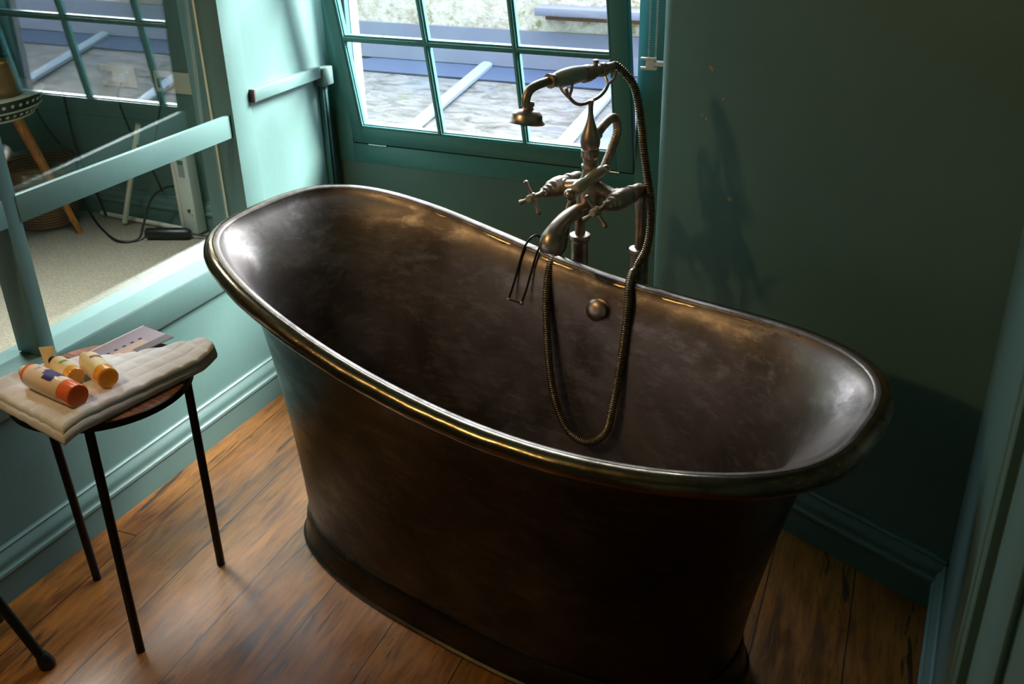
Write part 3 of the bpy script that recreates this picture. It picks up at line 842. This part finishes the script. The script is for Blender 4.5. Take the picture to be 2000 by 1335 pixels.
# ------------------------------------------------------------------ bedroom seen through the internal window
BX0, BY1 = -5.2, 3.22
struct('floor_bedroom', B((BX0, XL-.12, -1.3, BY1+.1, -.05, 0)), 'carpet')
struct('wall_bedroom_back', B((BX0, -2.69, BY1, BY1+.1, 0, CEIL)), 'paint')
struct('wall_bedroom_side', prism([(-1.955, 2.60), (-2.32, 2.68), (-2.75, 3.22), (-2.69, 3.25), (-2.27, 2.73), (-1.94, 2.66)], 0, CEIL, 'Z'), 'paint')
struct('wall_bedroom_left', B((BX0-.1, BX0, -1.3, BY1+.1, 0, CEIL)), 'paint')
struct('wall_bedroom_front', B((BX0, XL-.12, -1.4, -1.3, 0, CEIL)), 'paint')
RX0, RX1, RY0, RY1 = -3.20, -2.64, 1.76, 2.34
bm = B((BX0, RX0, -1.3, BY1+.1, CEIL, CEIL+.08), (RX1, XL-.12, -1.3, BY1+.1, CEIL, CEIL+.08), (RX0, RX1, -1.3, RY0, CEIL, CEIL+.08), (RX0, RX1, RY1, BY1+.1, CEIL, CEIL+.08))
struct('ceiling_bedroom', bm, 'ceiling_white')
rw = struct('window_3', B((RX0, RX0+.05, RY0, RY1, CEIL+.02, CEIL+.1), (RX1-.05, RX1, RY0, RY1, CEIL+.02, CEIL+.1), (RX0, RX1, RY0, RY0+.05, CEIL+.02, CEIL+.1), (RX0, RX1, RY1-.05, RY1, CEIL+.02, CEIL+.1)), 'ceiling_white')
obj('pane', B((RX0+.04, RX1-.04, RY0+.04, RY1-.04, CEIL+.05, CEIL+.055)), 'pane', rw)
skirt_run('baseboard_bedroom', BX0, BY1, -2.76, BY1, 0, -1)

# wall sockets
def socket(x, z, w_, plugs, label):
    t = thing('wall_socket', label, 'socket', (x, BY1, z), 0, 'bedroom wall sockets')
    obj('plate', B((0, w_, -.008, 0, 0, .088), bevel=.002), 'cream_plastic', t)
    for px in plugs:
        pg = obj('plug', B((px-.022, px+.022, -.036, -.008, .024, .066), bevel=.006), 'black_plastic' if px < .09 else 'white_plastic', t)
    return t
socket(-3.456, .605, .19, (.045, .135), 'double cream wall socket with a black and a white plug, nearest the table')
socket(-3.160, .598, .19, (.06,), 'double cream wall socket with one black plug, right of the other double socket')
t = thing('wall_switch', 'small cream wall plate right of the double sockets', 'wall plate', (-2.945, BY1, .638))
obj('plate', B((0, .078, -.010, 0, 0, .045), bevel=.002), 'cream_plastic', t); obj('button', B((.03, .05, -.013, -.009, .012, .033), bevel=.001), 'white_plastic', t)
def cable(pts, r, label, name='power_cable'):
    o = obj(name, tube(catmull(pts, 8), r, 10), 'cable_black'); tag(o, label, 'cable'); return o
cable([(-3.67, 3.18, .57), (-3.66, 3.17, .45), (-3.64, 3.16, .30), (-3.60, 3.17, .15), (-3.55, 3.16, .012)], .006, 'thick black cable hanging down the wall beside the round table')
cable([(-3.86, 3.14, .60), (-3.82, 3.14, .49), (-3.80, 3.17, .38), (-3.79, 3.205, .31)], .0045, 'thin black cable hanging behind the wicker bin')
cable([(-3.325, 3.195, .63), (-3.35, 3.18, .575), (-3.325, 3.17, .48), (-3.27, 3.16, .36), (-3.22, 3.17, .25), (-3.20, 3.18, .16)], .0042, 'black cable dropping from the left double socket')
cable([(-3.10, 3.195, .63), (-3.125, 3.18, .54), (-3.15, 3.17, .46), (-3.18, 3.16, .36)], .0042, 'short black cable dropping from the right double socket')
cable([(-3.70, 3.16, .12), (-3.60, 3.12, .03), (-3.43, 3.02, .008), (-3.27, 2.945, .008), (-3.20, 2.99, .010), (-3.22, 3.06, .06), (-3.21, 3.12, .15), (-3.14, 3.14, .20), (-3.075, 3.14, .215)], .005, 'black cable looping over the carpet into the electric heater')

# electric heater on tubular feet
h = thing('electric_heater', 'slim white electric heater with a green label on white tubular feet by the bedroom wall', 'heater', (-3.04, 3.16, 0))
obj('panel', B((-.020, .052, -.028, .028, .010, .375), bevel=.004), 'white_plastic', h)
obj('side_strip', B((-.038, -.020, -.030, .020, .008, .378), bevel=.003), 'cream_plastic', h)
obj('green_label', B((.000, .032, -.0290, -.0281, .318, .336)), 'label_green', h)
obj('rating_label', B((.000, .032, -.0290, -.0281, .262, .316)), 'grey_label', h)
obj('knob', lathe([(.006, 0), (.006, .006), (0, .007)], (.022, -.028, .115), (0, -1, 0), 16), 'black_plastic', h)
obj('screw', lathe([(.003, 0), (.003, .002), (0, .0025)], (.035, -.028, .095), (0, -1, 0), 12), 'chrome', h)
obj('foot_tube', tube([(-.56, .020, .012), (-.030, -.005, .012)], .011, 14), 'cream_plastic', h)
obj('brace_tube', tube([(-.365, -.035, .012), (-.215, .01, .46)], .012, 14), 'cream_plastic', h)
ad = thing('power_adapter', 'black cylindrical power adapter lying on the carpet below the heater', 'adapter', (-3.09, 3.06, .0))
obj('body', lathe([(0, -.098), (.022, -.097), (.025, -.090), (.025, .082), (.018, .096), (0, .098)], (0, 0, .026), (.93, .36, 0), 24), 'black_plastic', ad)
obj('lead', tube(catmull([(.09, .035, .026), (.13, .05, .018), (.20, .075, .006), (.27, .10, .006)], 6), .004, 10), 'cable_black', ad)

# round table with dotted rim
TX, TY, TZ2 = -3.74, 2.80, .635
rt_ = thing('round_table', 'round wooden table with a black and cream dotted rim and tapered wooden legs', 'table', (TX, TY, 0))
obj('table_top', lathe([(0, TZ2-.085), (.205, TZ2-.085), (.240, TZ2-.050), (.262, TZ2-.002), (.264, TZ2), (.0, TZ2+.002)], seg=64), 'table_wood', rt_)
obj('rim_stripe', lathe([(.2425, TZ2-.045), (.2445, TZ2-.045), (.2650, TZ2-.002), (.2630, TZ2-.002)], seg=64), 'inlay_black', rt_)
obj('rim_stripe', lathe([(.2080, TZ2-.084), (.2100, TZ2-.0845), (.2425, TZ2-.0515), (.2405, TZ2-.050)], seg=64), 'inlay_black', rt_)
for (r0, z0_, r1, z1_) in ((.2665, TZ2-.001, .262, TZ2+.005), (.2465, TZ2-.052, .2440, TZ2-.045), (.2115, TZ2-.090, .2080, TZ2-.083)):
    obj('cream_line', lathe([(r1-.003, z0_), (r0, z0_), (r0+.001, (z0_+z1_)/2), (r0, z1_), (r1-.003, z1_)], seg=64), 'inlay_white', rt_)
bm = bmesh.new()
for row, (r, z, tilt) in enumerate(((.2545, TZ2-.023, .9), (.2268, TZ2-.0675, 1.4))):
    for k in range(44):
        a = 2*PI*(k+.5*row)/44; d = Vector((math.cos(a), math.sin(a), -(.42 if row == 0 else .9))).normalized()
        lathe([(.0075, 0), (.0075, .0022), (0, .0026)], (r*math.cos(a), r*math.sin(a), z), d, 10, bm)
dots = obj('inlay_dots', bm, 'inlay_white', rt_); dots['kind'] = 'stuff'
for k in range(3):
    a = math.radians(38+120*k)
    f0 = Vector((.28*math.cos(a), .28*math.sin(a), 0)); tp_ = Vector((.13*math.cos(a), .13*math.sin(a), TZ2-.084))
    obj('leg', tube([f0, f0.lerp(tp_, .5), tp_], [.013, .019, .024], 18), 'table_wood', rt_)
# lamp on the table
lp = thing('table_lamp', 'amber glass lamp with a brass collar standing on the dotted round table', 'lamp', (-3.585, 2.80, TZ2+.003))
obj('base', lathe([(0, 0), (.075, 0), (.080, .01), (.078, .10), (.072, .135), (0, .137)], seg=36), 'lamp_amber', lp)
obj('brass_collar', lathe([(.0, .135), (.082, .136), (.086, .145), (.082, .160), (0, .161)], seg=36), 'brass', lp)
obj('column', lathe([(.0, .16), (.066, .161), (.060, .34), (.03, .36), (0, .36)], seg=32), 'lamp_dark', lp)
# wicker bin with liner
bn = thing('waste_bin', 'wicker waste bin lined with a clear plastic bag, beneath the round table', 'waste bin', (-3.76, 3.02, 0))
obj('basket', lathe([(0, .002), (.120, .002), (.128, .01), (.150, .16), (.165, .275), (.171, .280), (.165, .285), (.158, .278), (.120, .02), (0, .02)], seg=48), 'wicker', bn)
bm = bmesh.new(); R = []
for r, z in ((.150, .20), (.162, .26), (.1665, .29), (.170, .305), (.175, .300), (.178, .275), (.172, .235)):
    R.append([bm.verts.new(((r+.004*math.sin(k*1.7)+.003*math.sin(k*.6))*math.cos(2*PI*k/72), (r+.004*math.sin(k*1.7))*math.sin(2*PI*k/72), z+.010*math.sin(k*.35+1)+.004*math.sin(k*1.1))) for k in range(72)])
for a, b in zip(R, R[1:]):
    for k in range(72): bm.faces.new((a[k], a[(k+1) % 72], b[(k+1) % 72], b[k]))
obj('bin_liner', bm, 'film', bn, ang=80)

# ------------------------------------------------------------------ outside the window
EY = 4.2
struct('wall_outside', B((-7, 4, EY, EY+.35, -.5, 1.42)), 'rubble_stone')
struct('ground_outside', B((-7, 4, YW+.3, EY, -.6, -.5)), 'white_render')
def zr(y): return .583-.162*(EY-y)
ra = struct('roof_outside', prism([(YW+.30, zr(YW+.30)-.02), (EY, zr(EY)-.02), (EY, zr(EY)), (YW+.30, zr(YW+.30))], -2.2, 3.5, 'X', bm=prism([(BY1+.12, zr(BY1+.12)-.02), (EY, zr(EY)-.02), (EY, zr(EY)), (BY1+.12, zr(BY1+.12))], -6.5, -2.2, 'X')), 'dirty_roof_glass')
fl = thing('lead_flashing', 'blue grey lead flashing folded along the foot of the stone wall outside', 'flashing', (0, EY-.002, 0))
obj('apron', prism([(-.0, .748), (-.012, .748), (-.013, .668), (-.030, .660), (-.034, .590), (0, .590)], -6.4, 3.4, 'X'), 'lead', fl)
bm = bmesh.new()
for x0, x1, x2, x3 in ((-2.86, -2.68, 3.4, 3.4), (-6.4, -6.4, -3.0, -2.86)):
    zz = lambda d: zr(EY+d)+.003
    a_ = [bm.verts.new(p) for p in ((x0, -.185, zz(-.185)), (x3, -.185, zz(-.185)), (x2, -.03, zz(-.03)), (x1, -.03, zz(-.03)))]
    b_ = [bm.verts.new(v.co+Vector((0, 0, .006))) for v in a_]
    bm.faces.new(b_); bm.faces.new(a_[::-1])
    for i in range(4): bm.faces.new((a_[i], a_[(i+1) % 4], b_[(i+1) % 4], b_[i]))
obj('lower_sheet', bm, 'dark_blue_sheet', fl)  # darker blue sheet with slanted ends, lying on the roof glass
for k, bx in enumerate((-4.055, -3.395, -2.735, -2.075, -1.415, -.755, -.095, .565)):
    if k == 2: continue
    y0, y1 = (YW+.32 if bx > -2.2 else BY1+.13), EY-.04
    bm = prism([(-.029, .008), (.029, .008), (.029, .022), (.014, .030), (-.014, .030), (-.029, .022)], 0, 1, 'Y')
    for v in bm.verts:
        y = y0+(y1-y0)*v.co.y; v.co = Vector((v.co.x+bx, y, v.co.z+zr(y)+.001))
    lb = {-2.075: 'pale roof glazing bar outside, behind the left and middle panes', -1.415: 'pale roof glazing bar outside, behind the shower cradle'}.get(bx, None)
    o = obj('roof_bar', bm, 'bar_lead')
    tag(o, lb or ['pale roof glazing bar at the far left outside', 'second pale roof bar from the left outside', '', '', '', 'pale roof glazing bar right of the shower, seen mirrored in the internal window', 'second pale roof bar to the right outside', 'pale roof glazing bar at the far right outside'][k], 'roof bar', 'glazing bars on the roof outside')
cp = thing('coping_slab', 'blue grey slate ledge set in the stone wall outside, upper right', 'ledge', (-1.81, EY, .83))
obj('slab', B((0, 1.6, -.10, -.001, .0, .034), bevel=.004), 'lead', cp)
plain('rust_mortar', (96, 66, 42), .9)
obj('mortar_bed', B((.02, 1.58, -.03, -.001, -.028, -.001), bevel=.006), 'rust_mortar', cp)
